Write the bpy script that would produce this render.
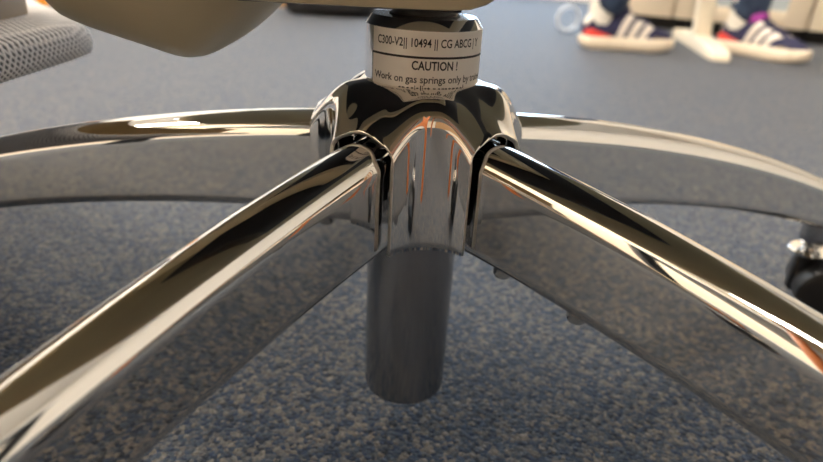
import bpy, bmesh, math, random
from mathutils import Vector, Matrix
random.seed(7)
for o in list(bpy.data.objects): bpy.data.objects.remove(o)
S = bpy.context.scene
COL = S.collection
PI = math.pi

# ------------------------------------------------------------------ camera
cd = bpy.data.cameras.new('camera'); cam = bpy.data.objects.new('camera', cd); COL.objects.link(cam)
r2 = Vector((0.99850435, 0.01727228, 0.05187235)); u2 = Vector((-0.05429648, 0.42435459, 0.90386674)); fw = Vector((0.00640043, 0.90533135, -0.42465772))
cam.matrix_world = Matrix(((r2.x, u2.x, -fw.x, -0.00234), (r2.y, u2.y, -fw.y, -0.2703), (r2.z, u2.z, -fw.z, 0.24044), (0, 0, 0, 1)))
cd.sensor_width = 36; cd.lens = 600.14 * 36 / 823; cd.clip_start = 0.005
cd.dof.use_dof = True; cd.dof.focus_distance = 0.228; cd.dof.aperture_fstop = 8.5
S.camera = cam

# ------------------------------------------------------------------ world, exposure
W = bpy.data.worlds.new('sky'); S.world = W; W.use_nodes = True
bg = W.node_tree.nodes['Background']; bg.inputs[0].default_value = (0.62, 0.78, 1.0, 1); bg.inputs[1].default_value = 6.0
S.view_settings.view_transform = 'Standard'; S.view_settings.look = 'None'
S.view_settings.exposure = 0.1; S.view_settings.gamma = 1.0; S.view_settings.use_curve_mapping = False
LAMP = 24.0      # emission of the ceiling panels

# ------------------------------------------------------------------ materials
def newmat(name):
    m = bpy.data.materials.new(name); m.use_nodes = True
    return m, m.node_tree, m.node_tree.nodes['Principled BSDF']
def plain(name, col, rough=0.5, metal=0.0, noise=0.0, nscale=40, bump=0.0, spec=None, trans=0):
    m, t, b = newmat(name)
    b.inputs['Base Color'].default_value = (*col, 1); b.inputs['Roughness'].default_value = rough; b.inputs['Metallic'].default_value = metal
    if spec is not None: b.inputs['Specular IOR Level'].default_value = spec
    if trans: b.inputs['Transmission Weight'].default_value = trans
    tc = t.nodes.new('ShaderNodeTexCoord'); n = t.nodes.new('ShaderNodeTexNoise'); n.inputs['Scale'].default_value = nscale; n.inputs['Detail'].default_value = 4
    t.links.new(tc.outputs['Object'], n.inputs['Vector'])
    if noise:
        r = t.nodes.new('ShaderNodeValToRGB')
        r.color_ramp.elements[0].color = (*[max(0, c * (1 - noise)) for c in col], 1); r.color_ramp.elements[1].color = (*[min(1, c * (1 + noise)) for c in col], 1)
        r.color_ramp.elements[0].position = .3; r.color_ramp.elements[1].position = .7
        t.links.new(n.outputs['Fac'], r.inputs[0]); t.links.new(r.outputs[0], b.inputs['Base Color'])
    if bump:
        bp = t.nodes.new('ShaderNodeBump'); bp.inputs['Strength'].default_value = bump; bp.inputs['Distance'].default_value = 0.002
        t.links.new(n.outputs['Fac'], bp.inputs['Height']); t.links.new(bp.outputs[0], b.inputs['Normal'])
    return m
def carpet_mat():
    m, t, b = newmat('carpet'); N = t.nodes.new; L = t.links.new
    tc = N('ShaderNodeTexCoord')
    v = N('ShaderNodeTexVoronoi'); v.inputs['Scale'].default_value = 360; L(tc.outputs['Object'], v.inputs['Vector'])
    sep = N('ShaderNodeSeparateColor'); L(v.outputs['Color'], sep.inputs[0])
    n2 = N('ShaderNodeTexNoise'); n2.inputs['Scale'].default_value = 230; n2.inputs['Detail'].default_value = 4; L(tc.outputs['Object'], n2.inputs['Vector'])
    mx = N('ShaderNodeMix'); mx.inputs[0].default_value = .42; L(sep.outputs[0], mx.inputs[2]); L(n2.outputs['Fac'], mx.inputs[3])
    r = N('ShaderNodeValToRGB'); cr = r.color_ramp
    stops = [(0.18, (.006, .011, .018)), (.36, (.014, .030, .066)), (.46, (.030, .047, .074)), (.57, (.058, .066, .076)), (.80, (.150, .130, .110))]
    cr.elements[0].position, cr.elements[0].color = stops[0][0], (*stops[0][1], 1)
    cr.elements[1].position, cr.elements[1].color = stops[-1][0], (*stops[-1][1], 1)
    for p, c in stops[1:-1]:
        e = cr.elements.new(p); e.color = (*c, 1)
    L(mx.outputs[0], r.inputs[0])
    v3 = N('ShaderNodeTexVoronoi'); v3.inputs['Scale'].default_value = 850; L(tc.outputs['Object'], v3.inputs['Vector'])
    s3 = N('ShaderNodeSeparateColor'); L(v3.outputs['Color'], s3.inputs[0])
    m3 = N('ShaderNodeMapRange'); m3.inputs[3].default_value = .65; m3.inputs[4].default_value = 1.5; L(s3.outputs[1], m3.inputs[0])
    hs = N('ShaderNodeHueSaturation'); L(r.outputs[0], hs.inputs['Color']); L(m3.outputs[0], hs.inputs['Value'])
    L(hs.outputs[0], b.inputs['Base Color'])
    b.inputs['Roughness'].default_value = .66; b.inputs['Specular IOR Level'].default_value = .34
    b.inputs['Sheen Weight'].default_value = .12; b.inputs['Sheen Roughness'].default_value = .45; b.inputs['Sheen Tint'].default_value = (.85, .92, 1, 1)
    bp = N('ShaderNodeBump'); bp.inputs['Strength'].default_value = .6; bp.inputs['Distance'].default_value = .0015
    n4 = N('ShaderNodeTexNoise'); n4.inputs['Scale'].default_value = 420; n4.inputs['Detail'].default_value = 2; L(tc.outputs['Object'], n4.inputs['Vector'])
    sb = N('ShaderNodeMath'); sb.operation = 'SUBTRACT'; L(n4.outputs['Fac'], sb.inputs[0]); L(v.outputs['Distance'], sb.inputs[1]); L(sb.outputs[0], bp.inputs['Height']); L(bp.outputs[0], b.inputs['Normal'])
    return m
def chrome_mat(name, col, rough, bump=.0):
    m, t, b = newmat(name); N = t.nodes.new; L = t.links.new
    b.inputs['Base Color'].default_value = (*col, 1); b.inputs['Metallic'].default_value = 1
    tc = N('ShaderNodeTexCoord'); n = N('ShaderNodeTexNoise'); n.inputs['Scale'].default_value = 160; n.inputs['Detail'].default_value = 5
    L(tc.outputs['Object'], n.inputs['Vector'])
    mr = N('ShaderNodeMapRange'); mr.inputs[1].default_value = .55; mr.inputs[2].default_value = .8; mr.inputs[3].default_value = rough; mr.inputs[4].default_value = rough + .06
    L(n.outputs['Fac'], mr.inputs[0]); L(mr.outputs[0], b.inputs['Roughness'])
    if bump:
        n3 = N('ShaderNodeTexNoise'); n3.inputs['Scale'].default_value = 70; n3.inputs['Detail'].default_value = 1; L(tc.outputs['Object'], n3.inputs['Vector'])
        bp = N('ShaderNodeBump'); bp.inputs['Strength'].default_value = bump; bp.inputs['Distance'].default_value = .001
        L(n3.outputs['Fac'], bp.inputs['Height']); L(bp.outputs[0], b.inputs['Normal'])
    return m
def brushed_mat():
    m, t, b = newmat('drawn_steel'); N = t.nodes.new; L = t.links.new
    b.inputs['Base Color'].default_value = (.42, .43, .45, 1); b.inputs['Metallic'].default_value = 1; b.inputs['Roughness'].default_value = .16
    tc = N('ShaderNodeTexCoord'); mp = N('ShaderNodeMapping'); mp.inputs['Scale'].default_value = (260, 260, 6)
    n = N('ShaderNodeTexNoise'); n.inputs['Scale'].default_value = 1; n.inputs['Detail'].default_value = 3
    L(tc.outputs['Object'], mp.inputs[0]); L(mp.outputs[0], n.inputs['Vector'])
    mr = N('ShaderNodeMapRange'); mr.inputs[1].default_value = .3; mr.inputs[2].default_value = .7; mr.inputs[3].default_value = .10; mr.inputs[4].default_value = .26
    L(n.outputs['Fac'], mr.inputs[0]); L(mr.outputs[0], b.inputs['Roughness'])
    return m
def weave_mat():
    m, t, b = newmat('woven_mesh'); N = t.nodes.new; L = t.links.new
    tc = N('ShaderNodeTexCoord')
    sp = N('ShaderNodeSeparateXYZ'); L(tc.outputs['Object'], sp.inputs[0])
    def math_(op, x, y=None):
        q = N('ShaderNodeMath'); q.operation = op
        for i, w in enumerate((x, y)):
            if w is None: continue
            if isinstance(w, (int, float)): q.inputs[i].default_value = w
            else: L(w, q.inputs[i])
        return q.outputs[0]
    base = math_('ADD', sp.outputs[0], math_('MULTIPLY', sp.outputs[2], 1.25))
    waves = [math_('MULTIPLY', math_('ADD', math_('SINE', math_('MULTIPLY', math_(op, base, sp.outputs[1]), 1250)), 1), .5) for op in ('ADD', 'SUBTRACT')]
    mx = N('ShaderNodeMath'); mx.operation = 'MAXIMUM'; L(waves[0], mx.inputs[0]); L(waves[1], mx.inputs[1])
    r = N('ShaderNodeValToRGB'); r.color_ramp.elements[0].position = .35; r.color_ramp.elements[0].color = (.06, .055, .05, 1); r.color_ramp.elements[1].position = .85; r.color_ramp.elements[1].color = (.74, .69, .65, 1)
    L(mx.outputs[0], r.inputs[0]); L(r.outputs[0], b.inputs['Base Color']); b.inputs['Roughness'].default_value = .75
    bp = N('ShaderNodeBump'); bp.inputs['Strength'].default_value = .8; bp.inputs['Distance'].default_value = .001; L(mx.outputs[0], bp.inputs['Height']); L(bp.outputs[0], b.inputs['Normal'])
    return m
def denim_mat():
    m, t, b = newmat('denim'); N = t.nodes.new; L = t.links.new
    tc = N('ShaderNodeTexCoord'); n = N('ShaderNodeTexNoise'); n.inputs['Scale'].default_value = 14; n.inputs['Detail'].default_value = 6; L(tc.outputs['Object'], n.inputs['Vector'])
    r = N('ShaderNodeValToRGB'); r.color_ramp.elements[0].position = .35; r.color_ramp.elements[0].color = (.016, .028, .06, 1); r.color_ramp.elements[1].position = .7; r.color_ramp.elements[1].color = (.06, .10, .18, 1)
    L(n.outputs['Fac'], r.inputs[0]); L(r.outputs[0], b.inputs['Base Color']); b.inputs['Roughness'].default_value = .85
    return m
def wood_mat(name, a, c):
    m, t, b = newmat(name); N = t.nodes.new; L = t.links.new
    tc = N('ShaderNodeTexCoord'); mp = N('ShaderNodeMapping'); mp.inputs['Scale'].default_value = (22, 22, 1.6); L(tc.outputs['Object'], mp.inputs[0])
    n = N('ShaderNodeTexNoise'); n.inputs['Scale'].default_value = 2.5; n.inputs['Detail'].default_value = 5; L(mp.outputs[0], n.inputs['Vector'])
    r = N('ShaderNodeValToRGB'); r.color_ramp.elements[0].position = .3; r.color_ramp.elements[0].color = (*a, 1); r.color_ramp.elements[1].position = .7; r.color_ramp.elements[1].color = (*c, 1)
    L(n.outputs['Fac'], r.inputs[0]); L(r.outputs[0], b.inputs['Base Color']); b.inputs['Roughness'].default_value = .4
    return m
def emit_mat(name, col, st):
    m, t, b = newmat(name)
    b.inputs['Base Color'].default_value = (.8, .8, .8, 1); b.inputs['Emission Color'].default_value = (*col, 1); b.inputs['Emission Strength'].default_value = st
    return m
def pane_mat():
    m, t, b = newmat('window_glass'); N = t.nodes.new; L = t.links.new
    tr = N('ShaderNodeBsdfTransparent'); tr.inputs[0].default_value = (.93, .96, .97, 1); g = N('ShaderNodeBsdfGlossy'); g.inputs['Roughness'].default_value = .02
    mx = N('ShaderNodeMixShader'); mx.inputs[0].default_value = .07; L(tr.outputs[0], mx.inputs[1]); L(g.outputs[0], mx.inputs[2])
    L(mx.outputs[0], t.nodes['Material Output'].inputs[0])
    return m
M = dict(
    carpet=carpet_mat(), wall=plain('wall_paint', (.80, .76, .70), .8, noise=.03, nscale=3), ceil=plain('ceiling_paint', (.84, .82, .78), .85, noise=.02, nscale=5),
    warmwall=plain('warm_wall_paint', (.88, .74, .56), .8, noise=.03, nscale=3),
    chrome=chrome_mat('chrome', (.88, .86, .825), .025), chrome_leg=chrome_mat('leg_chrome', (.86, .845, .815), .03, .010), colchrome=chrome_mat('column_chrome', (.80, .81, .83), .07), steel=brushed_mat(),
    lip=plain('cut_steel_edge', (.62, .61, .58), .5, 1.0, .1, 300), shell=plain('seat_shell_plastic', (.40, .35, .21), .5, noise=.04, nscale=20), black=plain('black_plastic', (.012, .012, .013), .4, noise=.2, nscale=80), blackmetal=plain('black_metal', (.010, .010, .011), .45, noise=.2, nscale=60),
    cream=plain('cream_plastic', (.45, .40, .275), .42, noise=.03, nscale=30), label=plain('label_foil', (.78, .74, .68), .32, .2, noise=.03, nscale=120), ink=plain('label_ink', (.012, .011, .011), .6, noise=.2, nscale=200),
    cabinet=plain('cabinet_laminate', (.80, .68, .52), .45, noise=.02, nscale=12), plinth=plain('plinth_black', (.012, .011, .011), .6, noise=.2, nscale=20), glassdoor=plain('frosted_glass', (.46, .52, .55), .25, noise=.05, nscale=8),
    handle=plain('satin_metal', (.55, .55, .55), .3, 1.0, .05, 60),
    navy=plain('navy_suede', (.018, .018, .060), .8, noise=.3, nscale=60), red=plain('red_rubber', (.72, .045, .030), .5, noise=.06, nscale=40), solew=plain('sole_rubber', (.86, .74, .58), .55, noise=.04, nscale=50), stripe=plain('stripe_leather', (.78, .70, .62), .6, noise=.05, nscale=60), purple=plain('purple_cloth', (.30, .03, .26), .8, noise=.2, nscale=60), toecap=plain('khaki_rubber', (.20, .15, .08), .6, noise=.1, nscale=50), lace=plain('lace_cord', (.05, .045, .09), .85, noise=.2, nscale=80), sock=plain('white_sock', (.80, .76, .68), .9, noise=.05, nscale=80),
    denim=denim_mat(), weave=weave_mat(), tan=plain('tan_plastic', (.30, .20, .09), .45, noise=.05, nscale=20), orange=plain('orange_enamel', (.86, .33, .03), .35, noise=.03, nscale=20),
    post=plain('cream_enamel', (.85, .76, .60), .4, noise=.02, nscale=15), bag=plain('black_nylon', (.018, .017, .018), .7, noise=.3, nscale=120, bump=.2), bagblue=plain('blue_tag', (.05, .10, .45), .6, noise=.1, nscale=60), bagtan=plain('tan_leather', (.45, .27, .13), .6, noise=.1, nscale=60),
    ring=plain('pale_plastic', (.80, .84, .90), .3, noise=.02, nscale=30, trans=.35),
    beech=wood_mat('beech', (.40, .10, .02), (.58, .18, .045)), beechtop=wood_mat('beech_top', (.66, .5, .3), (.78, .62, .42)), lamp=emit_mat('lamp_diffuser', (1.0, .90, .77), LAMP), frame=plain('white_frame', (.75, .75, .73), .4, noise=.02, nscale=10), glass=pane_mat(),
    cushion=plain('grey_fabric', (.10, .10, .105), .9, noise=.2, nscale=300, bump=.3), doorwood=wood_mat('door_veneer', (.36, .2, .09), (.5, .3, .15)))

# ------------------------------------------------------------------ mesh helpers
def link(name, mesh, mat, parent=None, smooth=35):
    o = bpy.data.objects.new(name, mesh); COL.objects.link(o)
    if mat: mesh.materials.append(M[mat])
    if parent: o.parent = parent
    if smooth:
        mesh.polygons.foreach_set('use_smooth', [True] * len(mesh.polygons)); mesh.set_sharp_from_angle(angle=math.radians(smooth))
    return o
def obj(name, bm, mat, parent=None, smooth=35):
    bmesh.ops.recalc_face_normals(bm, faces=bm.faces)
    me = bpy.data.meshes.new(name); bm.to_mesh(me); bm.free()
    return link(name, me, mat, parent, smooth)
def empty(name, loc=(0, 0, 0), rz=0):
    o = bpy.data.objects.new(name, None); COL.objects.link(o); o.location = loc; o.rotation_euler = (0, 0, rz); o.empty_display_size = .05
    return o
def tag(o, label=None, cat=None, group=None, kind=None):
    for k, v in (('label', label), ('category', cat), ('group', group), ('kind', kind)):
        if v: o[k] = v
    return o
def box(bm, x0, x1, y0, y1, z0, z1, bev=0.0, seg=2):
    ret = bmesh.ops.create_cube(bm, size=1)
    for v in ret['verts']: v.co = ((x0 + x1) / 2 + v.co.x * (x1 - x0), (y0 + y1) / 2 + v.co.y * (y1 - y0), (z0 + z1) / 2 + v.co.z * (z1 - z0))
    if bev:
        es = list({e for v in ret['verts'] for e in v.link_edges})
        bmesh.ops.bevel(bm, geom=es, offset=bev, segments=seg, profile=.5, affect='EDGES')
def boxo(name, b, mat, parent=None, bev=0.0, seg=2):
    bm = bmesh.new(); box(bm, *b, bev=bev, seg=seg); return obj(name, bm, mat, parent)
def rings(bm, rs, close=True, cap0=True, cap1=True):
    vs = [[bm.verts.new(p) for p in r] for r in rs]; n = len(rs[0])
    for a, b in zip(vs, vs[1:]):
        for i in range(n if close else n - 1):
            j = (i + 1) % n; bm.faces.new((a[i], a[j], b[j], b[i]))
    if cap0: bm.faces.new(vs[0])
    if cap1: bm.faces.new(vs[-1])
    return vs
def lathe(bm, prof, n=64, c=(0, 0, 0), caps=True):
    rings(bm, [[(c[0] + r * math.cos(2 * PI * i / n), c[1] + r * math.sin(2 * PI * i / n), c[2] + z) for i in range(n)] for r, z in prof], cap0=caps, cap1=caps)
def tube(bm, pts, rad, n=12):
    pts = [Vector(p) for p in pts]; rs = []
    for i, p in enumerate(pts):
        d = (pts[min(i + 1, len(pts) - 1)] - pts[max(i - 1, 0)]).normalized()
        a = d.cross(Vector((0, 0, 1)) if abs(d.z) < .9 else Vector((1, 0, 0))).normalized(); b = d.cross(a)
        r = rad[i] if isinstance(rad, (list, tuple)) else rad
        rs.append([p + a * r * math.cos(2 * PI * k / n) + b * r * math.sin(2 * PI * k / n) for k in range(n)])
    rings(bm, rs)

# ------------------------------------------------------------------ the room (turned against the camera axis)
ROT = math.radians(-28.6)
UX, UY = Vector((math.cos(ROT), math.sin(ROT), 0)), Vector((-math.sin(ROT), math.cos(ROT), 0))
def uv(u, v, z=0): return UX * u + UY * v + Vector((0, 0, z))
U0, U1, V0, V1, HT = -3.3, 3.1, -2.5, 3.8, 2.7
def rbox(name, u0, u1, v0, v1, z0, z1, mat, parent=None, bev=0.0):
    o = boxo(name, (u0, u1, v0, v1, z0, z1), mat, None, bev)
    if parent: o.parent = parent
    else: o.rotation_euler = (0, 0, ROT)
    return o
def struct(name, *a, **k):
    return tag(rbox(name, *a, **k), kind='structure')
struct('floor', U0 - .2, U1 + .2, V0 - .2, V1 + .2, -.05, 0, 'carpet')
struct('ceiling', U0 - .2, U1 + .2, V0 - .2, V1 + .2, HT, HT + .05, 'ceil')
def wall_with_window(name, axis, at, thick, a0, a1, wins, mat):
    bm = bmesh.new()
    def seg(p0, p1, z0, z1):
        if axis == 'u': box(bm, p0, p1, min(at, at + thick), max(at, at + thick), z0, z1)
        else: box(bm, min(at, at + thick), max(at, at + thick), p0, p1, z0, z1)
    cur = a0
    for w0, w1, z0, z1 in wins:
        seg(cur, w0, 0, HT); seg(w0, w1, 0, z0); seg(w0, w1, z1, HT); cur = w1
    seg(cur, a1, 0, HT)
    o = obj(name, bm, mat, None, 0); o.rotation_euler = (0, 0, ROT); tag(o, kind='structure')
nwin = 0
def window(axis, at, w0, w1, z0, z1):
    global nwin; nwin += 1
    root = empty('window_%d' % nwin, (0, 0, 0), ROT); tag(root, kind='structure')
    def b(name, p0, p1, d0, d1, za, zb, mat):
        bb = (p0, p1, at + d0, at + d1, za, zb) if axis == 'u' else (at + d0, at + d1, p0, p1, za, zb)
        boxo(name, bb, mat, root)
    f = .05; mid = (w0 + w1) / 2
    b('window_frame', w0, w0 + f, -.03, .03, z0, z1, 'frame'); b('window_frame', w1 - f, w1, -.03, .03, z0, z1, 'frame')
    b('window_frame', w0 + f, w1 - f, -.03, .03, z0, z0 + f, 'frame'); b('window_frame', w0 + f, w1 - f, -.03, .03, z1 - f, z1, 'frame')
    b('mullion', mid - .025, mid + .025, -.03, .03, z0 + f, z1 - f, 'frame')
    b('pane', w0 + f, mid - .025, -.003, .003, z0 + f, z1 - f, 'glass'); b('pane', mid + .025, w1 - f, -.003, .003, z0 + f, z1 - f, 'glass')
    ld = bpy.data.lights.new('window_portal', 'AREA'); ld.shape = 'RECTANGLE'; ld.size = w1 - w0; ld.size_y = z1 - z0; ld.cycles.is_portal = True
    lo = bpy.data.objects.new('window_portal', ld); COL.objects.link(lo)
    n = -UY if axis == 'u' else (UX if at < 0 else -UX)
    c = uv(mid, at, (z0 + z1) / 2) if axis == 'u' else uv(at, mid, (z0 + z1) / 2)
    lo.location = c - n * .05; lo.rotation_euler = n.to_track_quat('-Z', 'Z').to_euler()
BW = [(-2.6, -.3, .2, 2.4)]; LW = []
wall_with_window('wall_back', 'u', V1, .15, U0, U1, BW, 'wall')
wall_with_window('wall_left', 'v', U0, -.15, V0, V1, LW, 'wall')
struct('wall_right', U1, U1 + .15, V0, V1, 0, HT, 'wall')
struct('wall_front', U0, U1, V0 - .15, V0, 0, HT, 'warmwall')
window('u', V1 + .075, *BW[0])
struct('baseboard_front', U0, U1, V0, V0 + .015, 0, .08, 'frame')
struct('baseboard_right', U1 - .015, U1, V0, V1, 0, .08, 'frame')
d = empty('door_1', (0, 0, 0), ROT); tag(d, kind='structure')
boxo('door_leaf', (1.2, 2.1, V0 + .01, V0 + .05, .005, 2.05), 'doorwood', d); boxo('door_frame', (1.13, 1.2, V0, V0 + .07, 0, 2.12), 'frame', d); boxo('door_frame', (2.1, 2.17, V0, V0 + .07, 0, 2.12), 'frame', d)
bm = bmesh.new(); tube(bm, [(1.28, V0 + .05, 1.02), (1.28, V0 + .1, 1.02), (1.40, V0 + .1, 1.02)], .01); obj('door_handle', bm, 'handle', d)
# ceiling light panels
k = 0
for cu in (-2.1, -.1):
    for cv in (-1.5, .2, 1.9):
        t = empty('ceiling_light', uv(cu, cv, HT), ROT)
        boxo('frame', (-.62, .62, -.32, .32, -.035, 0), 'frame', t, .004); boxo('diffuser', (-.58, .58, -.28, .28, -.04, -.033), 'lamp', t)
        row = ('front wall', 'room centre', 'back wall')[(-1.5, .2, 1.9).index(cv)]; side = ('left', 'right')[(-2.1, -.1).index(cu)]
        tag(t, 'white framed ceiling light panel in the %s column by the %s' % (side, row), 'ceiling light', 'ceiling light panels')

# ------------------------------------------------------------------ the office chair
chair = empty('office_chair', (0, 0, 0))
tag(chair, 'office chair with chrome five-legged star base and cream underside, in front', 'office chair')
PHI = math.radians(7.258)
ARM = [math.radians(a) + PHI for a in (-36, 36, 108, 180, 252)]         # 0 points to the camera
def dirv(t): return Vector((math.sin(t), -math.cos(t), 0))
def ztop(r): return (95 + 79.41 - .0541 * r - .000474 * r * r)
def zbot(r): return (95 + 27.53 + .00234 * r - .000487 * r * r)
mm = .001

# leg
def leg_mesh():
    bm = bmesh.new(); rs = []; st = [25 + i * 5.5 for i in range(56)] + [331, 335, 338.5, 341, 342.5, 343]
    for r in st:
        w = 11.42; k = 1.0
        if r > 328: k = math.sqrt(max(0.02, 1 - ((r - 328) / 15.2) ** 2))
        w *= k; zt, zb = ztop(r), zbot(r); zm = (zt + zb) / 2
        zt, zb = zm + (zt - zm) * (.55 + .45 * k), zm + (zb - zm) * (.55 + .45 * k)
        sec = []; nb = 20; c = 6.0 * k
        for i in range(nb + 1):
            a = PI * i / nb; sec.append((w * math.cos(a), zt - w + w * math.sin(a)))
        zc = zt - w
        for f in (.03, .2, .5, .8, .97): sec.append((-w, zc + (zb + c - zc) * f))
        for i in range(7):
            a = PI + PI / 2 * i / 6; sec.append((-w + c + c * math.cos(a), zb + c + c * math.sin(a)))
        for i in range(7):
            a = 1.5 * PI + PI / 2 * i / 6; sec.append((w - c + c * math.cos(a), zb + c + c * math.sin(a)))
        for f in (.97, .8, .5, .2, .03): sec.append((w, zc + (zb + c - zc) * f))
        rs.append([(s * mm, -r * mm, z * mm) for s, z in sec])
    rings(bm, rs); bmesh.ops.recalc_face_normals(bm, faces=bm.faces)
    me = bpy.data.meshes.new('leg'); bm.to_mesh(me); bm.free(); me.materials.append(M['chrome_leg'])
    me.polygons.foreach_set('use_smooth', [True] * len(me.polygons)); me.set_sharp_from_angle(angle=math.radians(50))
    return me
legm = leg_mesh()
bm = bmesh.new(); lathe(bm, [(.0042, .002), (.0042, -.0022), (.0034, -.0038), (.0015, -.0045)], 20); sm = bpy.data.meshes.new('stud'); bm.to_mesh(sm); bm.free(); sm.materials.append(M['chrome'])
sm.polygons.foreach_set('use_smooth', [True] * len(sm.polygons))
# caster meshes (local origin on the floor under the stem)
def cmesh(name, fn, mat):
    bm = bmesh.new(); fn(bm); bmesh.ops.recalc_face_normals(bm, faces=bm.faces); me = bpy.data.meshes.new(name); bm.to_mesh(me); bm.free(); me.materials.append(M[mat])
    me.polygons.foreach_set('use_smooth', [True] * len(me.polygons)); me.set_sharp_from_angle(angle=math.radians(40)); return me
TR = .019; WR = .0215
def wheel_fn(sx):
    def fn(bm):
        n = 40; prof = [(.006, .0), (.014, .0), (.019, .0015), (.0215, .005), (.0215, .013), (.019, .0165), (.013, .018), (.006, .018)]
        rings(bm, [[(sx * (.006 + a), TR + r * math.cos(2 * PI * i / n), .0216 + r * math.sin(2 * PI * i / n)) for i in range(n)] for r, a in prof])
    return fn
def hood_fn(bm):
    n = 24; rs = []
    for x, s in ((-.026, .86), (-.0245, .97), (-.02, 1), (.02, 1), (.0245, .97), (.026, .86)):
        ring = []
        for i in range(n + 1):
            a = math.radians(-8) + math.radians(196) * i / n; ring.append((x, TR + .0245 * s * math.cos(a), .0216 + .0245 * s * math.sin(a)))
        for i in range(n, -1, -1):
            a = math.radians(-8) + math.radians(196) * i / n; ring.append((x, TR + .0223 * s * math.cos(a), .0216 + .0223 * s * math.sin(a)))
        rs.append(ring)
    rings(bm, rs)
casm = dict(wheel_a=cmesh('wheel', wheel_fn(1), 'black'), wheel_b=cmesh('wheel', wheel_fn(-1), 'black'), hood=cmesh('hood', hood_fn, 'black'),
    yoke=cmesh('yoke', lambda bm: (box(bm, -.0055, .0055, -.008, TR + .012, .014, .044, .003), lathe(bm, [(.006, .028), (.0075, .030), (.0075, .045), (.006, .0465)], 24)), 'black'),
    collar=cmesh('collar', lambda bm: lathe(bm, [(.008, .0465), (.0135, .047), (.0145, .0485), (.0135, .050), (.008, .0505)], 36), 'chrome'),
    stem=cmesh('stem', lambda bm: lathe(bm, [(.0055, .045), (.0055, .0525), (.0075, .0535), (.0098, .058), (.0102, .063), (.0098, .074)], 28), 'steel'))
for i, a in enumerate(ARM):
    L = bpy.data.objects.new('leg', legm); COL.objects.link(L); L.parent = chair; L.rotation_euler = (0, 0, a)
    for r, off in ((62, -5.5), (99, -5.5)):
        s = bpy.data.objects.new('stud', sm); COL.objects.link(s); s.parent = L; s.location = (off * mm, -r * mm, (zbot(r) + 1.2) * mm)
    c = empty('caster', dirv(a) * .337, (PI * .55, .3, -PI * .62, 2.2, 1.2)[i]); c.parent = chair; c.location = dirv(a) * .337
    for n, me in casm.items():
        s = bpy.data.objects.new(me.name.split('.')[0], me); COL.objects.link(s); s.parent = c

# hub: pressed shell with five arched sockets, concave walls between them
def hub():
    bm = bmesh.new(); RMAX = 14.6; CC, RF = 63.0, 22.0; RM = 47.0; ZB = 124.0; RMIN = 10.0
    def zt(p):
        r = math.hypot(p.x, p.y); th = math.atan2(p.x, -p.y) - ARM[0]
        q = abs(((th + PI / 5) % (2 * PI / 5)) - PI / 5) / (PI / 5)      # 0 on an arm, 1 half way between two arms
        q = min(1, max(0, (q - .21) / .68))
        g = 1 - .72 * q * q * (3 - 2 * q)
        return 189.5 - g * (.55 * (r - 25) + .0058 * (r - 25) ** 2) if r > 25 else 189.5
    for si in range(5):
        t = ARM[0] + math.radians(36) + si * 2 * PI / 5
        m = dirv(t); c = m * CC; b2 = bmesh.new()
        dl = [1 - math.cos(PI / 2 * i / 22) for i in range(23)] + [RMAX + 1.2 * i for i in range(0, 22)]
        def RA(al): return RMIN + (RMAX - RMIN) * min(1, abs(math.degrees(al)) / 44) ** 2.2
        na = 96; rows = []
        def P(al, d):
            dd = Matrix.Rotation(al, 3, 'Z') @ (-m); return c + dd * (RF + d)
        for wz in range(0, 13):
            row = []
            for j in range(na + 1):
                al = math.radians(-66 + 132 * j / na); p = P(al, 0); ztp = zt(p) - RA(al); p.z = ZB + (ztp - ZB) * wz / 13; row.append(b2.verts.new(p))
            rows.append(row)
        for di, d0 in enumerate(dl):
            row = []
            for j in range(na + 1):
                al = math.radians(-66 + 132 * j / na); R = RA(al); dd = d0 * R if di < 23 else R + (d0 - RMAX + 1.2) * (RMAX + 25 - R) / 26.4; p = P(al, dd); z = zt(p)
                if dd < R: z += -R + math.sqrt(max(0, R * R - (R - dd) ** 2))
                p.z = z; row.append(b2.verts.new(p))
            rows.append(row)
        for ra, rb in zip(rows, rows[1:]):
            for j in range(na): b2.faces.new((ra[j], ra[j + 1], rb[j + 1], rb[j]))
        for s in (-1, 1):
            ad = dirv(t + s * math.radians(36)); nn = Vector((0, 0, 1)).cross(ad) * s
            if nn.dot(m) < 0: nn = -nn
            # keep the sector side of the arm centre line
            bmesh.ops.bisect_plane(b2, geom=b2.verts[:] + b2.edges[:] + b2.faces[:], dist=1e-5, plane_co=(0, 0, 0), plane_no=-nn, clear_outer=True)
            bmesh.ops.bisect_plane(b2, geom=b2.verts[:] + b2.edges[:] + b2.faces[:], dist=1e-5, plane_co=ad * RM, plane_no=ad, clear_outer=True)
        bmesh.ops.delete(b2, geom=[f for f in b2.faces if all(Vector((v.co.x, v.co.y)).length < 24.2 for v in f.verts)], context='FACES')
        bmesh.ops.delete(b2, geom=[v for v in b2.verts if not v.link_faces], context='VERTS')
        me = bpy.data.meshes.new('tmp'); b2.to_mesh(me); b2.free(); bm.from_mesh(me); bpy.data.meshes.remove(me)
    bmesh.ops.remove_doubles(bm, verts=bm.verts, dist=.02)
    bmesh.ops.scale(bm, vec=(mm, mm, mm), verts=bm.verts)
    bmesh.ops.recalc_face_normals(bm, faces=bm.faces)
    if sum(f.normal.z * f.calc_area() for f in bm.faces) < 0: bmesh.ops.reverse_faces(bm, faces=bm.faces)
    me = bpy.data.meshes.new('hub'); bm.to_mesh(me); bm.free()
    o = link('hub', me, 'chrome', chair, 60); me.materials.append(M['lip'])
    so = o.modifiers.new('thickness', 'SOLIDIFY'); so.thickness = .0017; so.offset = -1; so.use_even_offset = True; so.material_offset_rim = 1; so.use_rim = True
    return o
HUB = hub()
bm = bmesh.new(); lathe(bm, [(.0264, .126), (.0264, .1845)], 64); obj('sleeve', bm, 'blackmetal', HUB)

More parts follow.
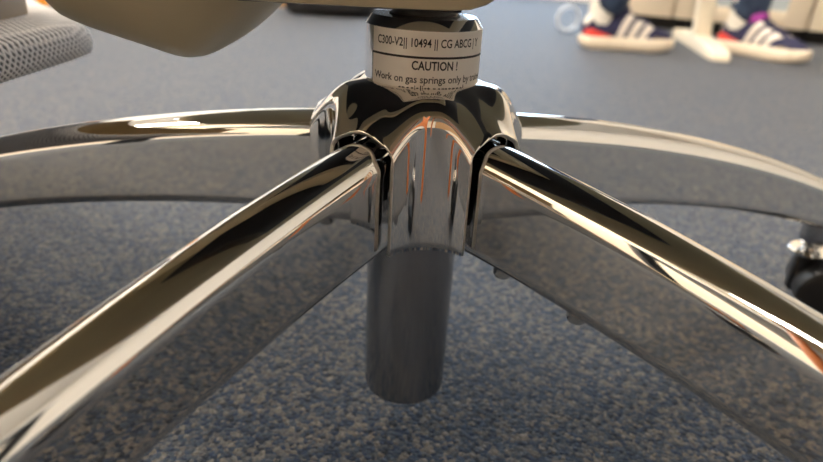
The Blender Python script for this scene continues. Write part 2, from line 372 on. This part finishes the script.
# gas spring column
bm = bmesh.new(); lathe(bm, [(.0195, .0215), (.0212, .0222), (.0217, .0240), (.0217, .0245), (.0222, .115), (.0226, .127)], 96); CO = obj('gas_spring_column', bm, 'steel', chair, 50)
bm = bmesh.new(); lathe(bm, [(.0248, .160), (.025, .1601), (.025, .2117), (.0227, .2150), (.0220, .2156), (.0150, .2156)], 128); obj('upper_tube', bm, 'colchrome', CO, 28)
bm = bmesh.new(); lathe(bm, [(.0152, .2150), (.0152, .2158), (.0149, .2161), (.0141, .2161)], 64); obj('guide_ring', bm, 'black', CO, 40)
bm = bmesh.new(); lathe(bm, [(.0140, .214), (.0140, .240)], 64); obj('piston_rod', bm, 'blackmetal', CO, 40)
def cyl(a_deg, z, r=25.0): a = math.radians(a_deg); return (r * mm * math.sin(a), -r * mm * math.cos(a), z * mm)
def wrap(name, a0, a1, z0, z1, r, mat):
    bm = bmesh.new(); n = max(2, int(abs(a1 - a0) / 2.5)); rs = []
    for rr, z in ((r - .2, z0), (r, z0), (r, z1), (r - .2, z1)): rs.append([cyl(a0 + (a1 - a0) * i / n, z, rr) for i in range(n + 1)])
    vs = [[bm.verts.new(p) for p in q] for q in rs]
    for p, q in zip(vs, vs[1:]):
        for i in range(n): bm.faces.new((p[i], p[i + 1], q[i + 1], q[i]))
    return obj(name, bm, mat, CO, 30)
wrap('label_sticker', -55, 80, 202.0, 211.6, 25.08, 'label'); wrap('label_sticker', -55, 80, 186.5, 201.1, 25.08, 'label'); wrap('label_border', -55, 80, 201.1, 202.0, 25.07, 'ink'); wrap('label_border', -56.6, -55, 186.5, 202, 25.07, 'ink')
def lettering(txt, a0, a1, zbase, cap, cut=None, bold=0.0):
    cu = bpy.data.curves.new('txt', 'FONT'); cu.body = txt; cu.size = 1; cu.offset = bold; cu.resolution_u = 3
    to = bpy.data.objects.new('txt', cu); COL.objects.link(to)
    dg = bpy.context.evaluated_depsgraph_get(); me = bpy.data.meshes.new_from_object(to.evaluated_get(dg)); bpy.data.objects.remove(to)
    xs = [v.co.x for v in me.vertices]; x0, x1 = min(xs), max(xs)
    for v in me.vertices:
        a = a0 + (a1 - a0) * (v.co.x - x0) / (x1 - x0); v.co = cyl(a, zbase + v.co.y / .70 * cap, 25.13)
    if cut:
        bm = bmesh.new(); bm.from_mesh(me); bmesh.ops.delete(bm, geom=[f for f in bm.faces if math.degrees(math.atan2(f.calc_center_median().x, -f.calc_center_median().y)) > cut], context='FACES'); bm.to_mesh(me); bm.free()
    o = link('lettering', me, 'ink', CO, 0); return o
lettering('C300-V2|| 10494 || CG ABCG | Y', -47.5, 62, 205.6, 3.2, bold=.016)
lettering('CAUTION !', -10, 34.5, 196.8, 3.4, bold=.022)
lettering('Work on gas springs only by trained', -51, 78, 191.6, 2.9, 76, bold=.012)
lettering('specialist personnel', -22, 44, 187.9, 2.75, bold=.012)

# seat mechanism, seat and back
bm = bmesh.new(); rs = []
for y, s in ((-30, .82), (-29, .94), (-26.5, .985), (-22, 1), (90, 1), (96, .97), (100, .85)):
    pr = []
    for q, (x, z) in enumerate(((-92, 300), (-92, 236), (-90, 228), (-84, 222), (-76, 219.9), (-60, 219.4), (-30, 219.5), (0, 219.7), (10, 219.9), (17, 220.6), (23, 222.6), (28.5, 226.5), (33, 234), (35, 244), (35, 300))):
        pr.append(((-28 + (x + 28) * (.9 + .1 * s)) * mm, y * mm, (260 + (z - 260) * (.94 + .06 * s)) * mm))
    rs.append(pr)
rings(bm, rs); obj('mechanism_cover', bm, 'cream', chair, 40)
boxo('mechanism_plate', (-.078, .014, -.0235, .092, .2189, .2225), 'blackmetal', chair, .0006)
boxo('mechanism_body', (-.09, .085, -.085, .13, .252, .31), 'blackmetal', chair, .012)
bm = bmesh.new(); rs = []
OUT = [(-170, 290), (-168, 250), (-163, 228), (-157.5, 214.5), (-152, 206.5), (-147, 203.4), (-140, 201), (-122, 196), (-111, 192.9), (-104.5, 191.5), (-99, 191.7), (-91, 195), (-82, 200.6), (-73, 207.6), (-65, 215), (-58, 222), (-50, 234), (-44, 250), (-42, 290)]
def smooth_outline(P, n):
    out = []
    for i in range(len(P) - 1):
        p0, p1, p2, p3 = (P[max(0, min(len(P) - 1, j))] for j in (i - 1, i, i + 1, i + 2))
        for k in range(n):
            t = k / n; out.append(tuple(.5 * ((2 * b) + (c - a) * t + (2 * a - 5 * b + 4 * c - d) * t * t + (-a + 3 * b - 3 * c + d) * t ** 3) for a, b, c, d in zip(p0, p1, p2, p3)))
    return out + [P[-1]]
SO = smooth_outline(OUT, 4)
for y, s in ((-38, .30), (-37, .45), (-34, .60), (-29, .73), (-22, .84), (-14, .92), (-4, .975), (8, 1), (25, .995), (50, .93), (75, .86), (92, .7), (100, .45), (102, .3)):
    rs.append([((-106 + (x + 106) * (.55 + .45 * s)) * mm, y * mm, (285 + (z - 285) * (.35 + .65 * s)) * mm) for x, z in SO])
rings(bm, rs); obj('tilt_housing', bm, 'cream', chair, 50)
def superslab(bm, cx, cy, a, b, prof, e=3.2, n=72):
    rs = []
    for s, z in prof:
        r = []
        for i in range(n):
            t = 2 * PI * i / n; c, q = math.cos(t), math.sin(t)
            r.append((cx + (a * s) * math.copysign(abs(c) ** (2 / e), c), cy + (b * s) * math.copysign(abs(q) ** (2 / e), q), z))
        rs.append(r)
    rings(bm, rs)
bm = bmesh.new(); superslab(bm, -.01, .05, .255, .25, [(.55, .292), (.8, .300), (.95, .312), (1, .325), (.99, .335)]); obj('seat_shell', bm, 'shell', chair, 40)
bm = bmesh.new(); superslab(bm, -.01, .05, .255, .25, [(.97, .335), (1.01, .35), (1.01, .375), (.97, .395), (.8, .402), (.4, .398)]); obj('seat_cushion', bm, 'cushion', chair, 40)
bm = bmesh.new(); rs = []
for z, wd, y in ((.46, .18, .315), (.48, .21, .318), (.6, .23, .33), (.8, .225, .35), (.95, .2, .375), (.99, .15, .382)):
    rs.append([(-.01 + wd * math.sin(a) * .999, y + .06 * (1 - math.cos(a)) * -1 + .04 + dy, z) for dy, al in ((0, (-1.3, -.9, -.45, 0, .45, .9, 1.3)), (.018, (1.3, .9, .45, 0, -.45, -.9, -1.3))) for a in al])
rings(bm, rs); obj('backrest', bm, 'weave', chair, 50)
bm = bmesh.new(); tube(bm, [(-.01, .1, .31), (-.01, .27, .315), (-.01, .345, .36), (-.01, .375, .5), (-.01, .385, .62)], [.02, .02, .019, .018, .015], 16); obj('back_bracket', bm, 'cream', chair, 40)

# ------------------------------------------------------------------ mesh footrest at the upper left
fr = empty('footrest', (-.5, 0, 0)); tag(fr, 'low grey woven mesh pad with rounded corner at the upper left edge', 'footrest')
def inloc(o, x, y): o.location = (-x, -y, 0)
poly = [(-.228, -.17), (-.2285, -.05), (-.229, .05), (-.2295, .118), (-.2315, .138), (-.240, .156), (-.254, .175), (-.30, .226), (-.36, .292), (-.40, .33), (-.46, .35), (-.62, .35), (-.62, -.17)]
bm = bmesh.new(); rs = []
poly = [(x + .012, y + .004) for x, y in poly]
cxp, cyp = -.44, .07
for ins, z in ((.014, .1655), (.006, .1645), (.0015, .1665), (0, .171), (.0015, .178), (.005, .1835), (.012, .187), (.03, .1885), (.07, .187)):
    ring = []
    for x, y in poly:
        v = Vector((x - cxp, y - cyp)); l = v.length; ring.append((cxp + v.x * (1 - ins / l) + .5, cyp + v.y * (1 - ins / l), z - .03 * (max(0, y - .05)) * 0))
    rs.append(ring)
rings(bm, rs); obj('mesh_pad', bm, 'weave', fr, 60)
boxo('base_frame', (-.115, -.085, -.14, .13, 0, .02), 'blackmetal', fr, .004)
boxo('support_post', (-.12, -.08, -.12, -.08, .018, .168), 'blackmetal', fr, .003); boxo('support_post', (-.12, -.08, .08, .12, .018, .168), 'blackmetal', fr, .003)
FP = [(-.6, -.165), (-.256, -.165), (-.257, .11), (-.262, .148), (-.275, .163), (-.6, .163)]
bm = bmesh.new(); rings(bm, [[(x + .5, y, .1835) for x, y in FP], [(x + .5, y, .20) for x, y in FP], [(x + .5 - .004 * (x > -.5), y - .003, .26) for x, y in FP]]); obj('side_shell', bm, 'tan', fr, 30)

# ------------------------------------------------------------------ orange stool leg and the rest of its stool, far left
st = empty('orange_stool', (-1.248, 1.415, 0)); tag(st, 'orange enamelled stool leg far behind the grey mesh pad', 'stool')
for a in (-.02, 2.09, 4.19):
    c, s = math.cos(a), math.sin(a); bm = bmesh.new(); tube(bm, [(.25 * c, .25 * s, .0), (.235 * c, .235 * s, .2), (.20 * c, .20 * s, .45)], [.013, .017, .02], 16); obj('leg', bm, 'orange', st, 40)
bm = bmesh.new(); lathe(bm, [(.2, .445), (.225, .45), (.23, .46), (.225, .47), (.15, .468)], 40); obj('seat', bm, 'orange', st, 40)

# ------------------------------------------------------------------ cabinets at the back right
VC = 2.448
def cabinet(u0, u1, kind, label):
    c = empty('cabinet', uv(u0, VC, 0), ROT); w = u1 - u0
    tag(c, label, 'cabinet', 'low cream cabinets in a row')
    boxo('body', (0, w, .02, .46, .05, .78), 'cabinet', c, .002); boxo('plinth', (.0, w, .07, .45, 0, .05), 'plinth', c)
    if kind == 'glass':
        f = .075
        for nm, b in (('door_stile', (.003, f, 0, .019, .048, .775)), ('door_stile', (w - f, w - .003, 0, .019, .048, .775)), ('door_rail', (f, w - f, 0, .019, .048, .105)), ('door_rail', (f, w - f, 0, .019, .72, .775))): boxo(nm, b, 'cabinet', c, .0015)
        boxo('glass_pane', (f, w - f, .007, .012, .105, .72), 'glassdoor', c)
    else:
        dd = boxo('door', (.003, w - .003, 0, .019, .048, .775), 'cabinet', c, .002)
        bm = bmesh.new(); tube(bm, [(w - .04, .0, .55), (w - .04, -.025, .55), (w - .04, -.025, .68), (w - .04, 0, .68)], .005); obj('handle', bm, 'handle', dd)
cabinet(-.47, -.205, 'door', 'cream cabinet with plain door behind the left shoe')
cabinet(-.20, .255, 'glass', 'cream cabinet with frosted glass door behind the right shoe')
cabinet(.26, .70, 'door', 'cream cabinet with plain door at the upper right corner')

# ------------------------------------------------------------------ cream post on a floor foot
ps = empty('post_stand', (.925, 1.78, 0)); tag(ps, 'cream enamelled post on a long flat foot between the shoes', 'stand')
A = Vector((.850, 1.475, 0)); B = Vector((.972, 2.10, 0)); ax = (B - A).normalized(); sd = Vector((ax.y, -ax.x, 0)); bm = bmesh.new(); rs = []
LL = (B - A).length
for t, w, h in ((0, .020, .010), (.006, .026, .018), (.03, .029, .026), (.12, .029, .034), (.3, .029, .042), (.5, .029, .036), (LL - .03, .028, .026), (LL, .022, .012)):
    c = A + ax * t - Vector((.925, 1.78, 0))
    rs.append([tuple(c + sd * (w * x) + Vector((0, 0, z))) for x, z in ((-1, 0), (-1, h * .7), (-.85, h), (.85, h), (1, h * .7), (1, 0))])
rings(bm, rs); obj('foot', bm, 'post', ps, 40)
pc = A + ax * .30 - Vector((.925, 1.78, 0)); bm = bmesh.new(); rs = []
for z, w, dx in ((.03, .030, 0), (.06, .026, 0), (.14, .026, -.006), (.4, .026, -.012), (.43, .024, -.013)):
    rs.append([tuple(pc + Vector((dx, 0, 0)) + sd * (w * x) + ax * (w * y) + Vector((0, 0, z))) for x, y in ((-1, -.7), (-.7, -1), (.7, -1), (1, -.7), (1, .7), (.7, 1), (-.7, 1), (-1, .7))])
rings(bm, rs); obj('post', bm, 'post', ps, 40)
boxo('top_cap', (pc.x - .05, pc.x + .02, pc.y - .035, pc.y + .035, .425, .44), 'post', ps, .004)

# ------------------------------------------------------------------ person: jeans and shoes
person = empty('person', (.78, 1.68, 0)); tag(person, 'person in blue jeans and navy sneakers striding past the cabinets', 'person')
def lerp(T, x):
    if x <= T[0][0]: return T[0][1]
    for (a, b), (c, d) in zip(T, T[1:]):
        if x <= c:
            t = (x - a) / (c - a); t = t * t * (3 - 2 * t); return b + (d - b) * t
    return T[-1][1]
HW = [(0, .012), (.006, .024), (.02, .033), (.05, .036), (.1, .034), (.15, .040), (.2, .046), (.235, .043), (.262, .030), (.275, .016), (.279, .006)]
TOPZ = [(0, .075), (.02, .098), (.06, .096), (.085, .100), (.105, .112), (.125, .108), (.17, .088), (.215, .068), (.25, .058), (.272, .045), (.279, .034)]
def upper(x, a):
    w = lerp(HW, x) * .94; h = lerp(TOPZ, x) - .022
    c, s = math.cos(a), math.sin(a); e = .75
    wide = w * math.copysign(abs(c) ** e, c)
    if x < .11: wide *= 1 - .22 * s * s
    return Vector((x, wide, .022 + h * abs(s) ** .8))
def make_shoe(name, loc, rz, purple=False, tilt=0):
    sh = empty(name, loc, rz); sh.parent = person; sh.location = Vector(loc) - person.location
    xs = [0, .003, .008, .016, .028] + [.04 + .012 * i for i in range(19)] + [.266, .272, .276, .279]; n = 22
    bm = bmesh.new(); rings(bm, [[upper(x, PI * i / n) for i in range(n + 1)] for x in xs]); obj('upper', bm, 'navy', sh, 60)
    # sole
    bm = bmesh.new(); ts = [i / 40 for i in range(41)]; out = []
    xl = [.279 * (.5 - .5 * math.cos(PI * t)) for t in ts]
    out = [(x, lerp(HW, x)) for x in xl] + [(x, -lerp(HW, x)) for x in reversed(xl[1:-1])]
    def lvl(k, z0, rise):
        r = []
        for x, y in out:
            zz = z0 + rise * (max(0, (x - .2) / .08) ** 2 * .010 + max(0, (.03 - x) / .03) ** 2 * .006); r.append(((x - .14) * (1 + k) + .14, y * (1 + k * 2.2), zz))
        return r
    rings(bm, [lvl(-.05, .0005, 1), lvl(0, .005, .9), lvl(.022, .016, .6), lvl(.020, .034, .3), lvl(-.02, .038, .3)]); obj('sole', bm, 'solew', sh, 50)
    # side pieces follow the upper
    def patch(nm, f, mat, nu=8, nv=10, off=.0018):
        bm = bmesh.new(); g = []
        for i in range(nu + 1):
            row = []
            for j in range(nv + 1):
                x, a = f(i / nu, j / nv); e = 1e-3; p = upper(x, a); q = (upper(x + e, a) - p).cross(upper(x, a + e) - p)
                q = -q.normalized() if q.length > 0 else Vector((0, 0, 1)); cdir = Vector((0, p.y, p.z - .03))
                if q.dot(cdir) < 0: q = -q
                row.append(bm.verts.new(p + q * off))
            g.append(row)
        for i in range(nu):
            for j in range(nv): bm.faces.new((g[i][j], g[i + 1][j], g[i + 1][j + 1], g[i][j + 1]))
        o = obj(nm, bm, mat, sh, 50); so = o.modifiers.new('t', 'SOLIDIFY'); so.thickness = .002; so.offset = -1
    for side in (0, 1):
        A_ = (lambda a: a) if side == 0 else (lambda a: PI - a)
        for k in range(3):
            x0 = .098 + .031 * k
            patch('stripe', lambda u, v, x0=x0: (x0 + .020 * u + .030 * v - .004, A_(.10 + v * (1.0 - .0 * x0))), 'stripe')
    patch('heel_counter', lambda u, v: (.004 + .078 * abs(2 * v - 1) ** 1.0, (.05 + .42 * u * (1 - .75 * abs(2 * v - 1))) if v < .5 else PI - (.05 + .42 * u * (1 - .75 * abs(2 * v - 1)))), 'red', 6, 24)
    patch('heel_tab', lambda u, v: (.004 + .016 * abs(2 * v - 1), (.75 + .72 * u) if v < .5 else PI - (.75 + .72 * u)), 'sock', 6, 16)
    patch('toe_cap', lambda u, v: (.205 + .070 * u, .03 + (PI - .06) * v if False else (.05 + .35 * v)), 'toecap', 8, 6); patch('toe_cap', lambda u, v: (.205 + .070 * u, PI - (.05 + .35 * v)), 'toecap', 8, 6)
    for k in range(5):
        x = .128 + .016 * k; bm = bmesh.new(); tube(bm, [upper(x, a) + Vector((0, 0, .002)) for a in (1.05, 1.3, 1.57, 1.84, 2.09)], .0025, 8); obj('lace', bm, 'lace', sh, 40)
    bm = bmesh.new(); rings(bm, [[(x + dx, y, z) for y, z in ((-.022, .085), (-.016, .104), (0, .112), (.016, .104), (.022, .085))] for x, dx, z0 in ((.092, 0, 0), (.104, .0, 0), (.122, .006, 0))]);
    tng = obj('tongue', bm, 'purple' if purple else 'navy', sh, 40); tng.location = (0, 0, .012)
    return sh
sh1 = make_shoe('shoe', (.482, 1.608, 0), math.radians(1.5)); sh2 = make_shoe('shoe', (.952, 1.722, 0), math.radians(-59), True)
def leg_rings(pts, hip):
    rs = []
    for (x, y, z, a, b) in pts: rs.append([(x + a * math.cos(2 * PI * i / 28) * (1 + .05 * math.sin(3 * 2 * PI * i / 28 + z * 40)), y + b * math.sin(2 * PI * i / 28), z) for i in range(28)])
    return rs
# jeans: one continuous surface from the hems to the waist (skin grown on a skeleton)
J = [(.745, 1.70, 1.00), (.745, 1.70, .86), (.735, 1.60, .84), (.655, 1.60, .50), (.570, 1.612, .24), (.546, 1.614, .088), (.80, 1.75, .84), (1.0, 1.70, .50), (1.002, 1.690, .24), (.996, 1.680, .070)]
E_ = [(0, 1), (1, 2), (2, 3), (3, 4), (4, 5), (1, 6), (6, 7), (7, 8), (8, 9)]
RAD = [.15, .155, .11, .075, .060, .056, .11, .075, .060, .056]
me = bpy.data.meshes.new('jeans'); me.from_pydata([Vector(p) - person.location for p in J], E_, [])
jo = bpy.data.objects.new('jeans', me); COL.objects.link(jo); jo.parent = person; me.materials.append(M['denim'])
sk = jo.modifiers.new('skin', 'SKIN'); sk.use_smooth_shade = True
for i, r in enumerate(RAD): me.skin_vertices[0].data[i].radius = (r, r)
me.skin_vertices[0].data[1].use_root = True; me.skin_vertices[0].data[0].use_root = False
ss = jo.modifiers.new('sub', 'SUBSURF'); ss.levels = 2; ss.render_levels = 2
for s in (sh1, sh2):
    bm = bmesh.new(); rings(bm, [[(.05 + r * math.cos(2 * PI * i / 24), .8 * r * math.sin(2 * PI * i / 24), z) for i in range(24)] for r, z in ((.036, .07), (.036, .10), (.038, .16))]); obj('sock', bm, 'sock', s, 40)

# ------------------------------------------------------------------ black bag behind the column
bgp = empty('bag', (-.34, 2.17, 0), math.radians(6)); tag(bgp, 'black soft bag lying on the carpet far behind the column', 'bag')
bm = bmesh.new(); superslab(bm, 0, 0, .175, .13, [(.86, .0), (.97, .012), (1, .05), (1.0, .13), (.95, .2), (.8, .25), (.5, .27)], 3.4, 56); obj('bag_body', bm, 'bag', bgp, 50)
bm = bmesh.new(); superslab(bm, .02, -.125, .11, .03, [(.9, .03), (1, .04), (1, .13), (.9, .15)], 3, 40); obj('front_pocket', bm, 'bag', bgp, 50)
bm = bmesh.new(); tube(bm, [(-.08, 0, .24), (-.075, 0, .31), (-.04, 0, .34), (.04, 0, .34), (.075, 0, .31), (.08, 0, .24)], .009); obj('handle', bm, 'bag', bgp, 40)
boxo('blue_tag', (-.165, -.125, -.122, -.112, .05, .12), 'bagblue', bgp, .002); boxo('leather_tab', (-.195, -.165, -.09, -.06, .02, .09), 'bagtan', bgp, .003)

# ------------------------------------------------------------------ unseen stool added behind the camera for orange streaks in the chrome
wst = empty('streak_stool', (.03, -.525, 0), .10); tag(wst, 'added orange wood stool behind the camera, put there for streaks in the chrome hub', 'stool')
for sx in (-1, 1):
    for sy in (-1, 1):
        bm = bmesh.new(); tube(bm, [(sx * .17, sy * .15, 0), (sx * .15, sy * .13, .30), (sx * .13, sy * .11, .60)], [.011, .013, .012], 16); obj('leg', bm, 'beech', wst, 40)
bm = bmesh.new(); superslab(bm, 0, 0, .18, .16, [(.95, .595), (1, .602), (1, .618), (.96, .625)], 4, 48); obj('seat', bm, 'beechtop', wst, 40)

dk = empty('shade_desk', (0, -1.0, 0), 0); tag(dk, 'added wide pale tabletop on legs behind the camera, shading the near floor', 'shade_desk')  # added light blocker out of view, darkens the near floor
boxo('shade_desk_top', (-.95, .95, -.42, .42, .74, .77), 'frame', dk, .003)
for sx in (-1, 1):
    for sy in (-1, 1): boxo('leg', (sx * .90 - .03, sx * .90 + .03, sy * .36 - .03, sy * .36 + .03, 0, .74), 'blackmetal', dk, .003)

# faint pale plastic ring on the carpet behind the left heel
bm = bmesh.new(); nr = 40
tube(bm, [(.040 * math.cos(2 * PI * i / nr), .012 * math.cos(2 * PI * i / nr), .046 + .040 * math.sin(2 * PI * i / nr)) for i in range(nr + 1)], .006, 10)
rg = obj('plastic_ring', bm, 'ring', None, 60); rg.location = (0.526, 1.993, 0)
tag(rg, 'faint pale plastic ring upright on the carpet behind the left heel', 'ring')
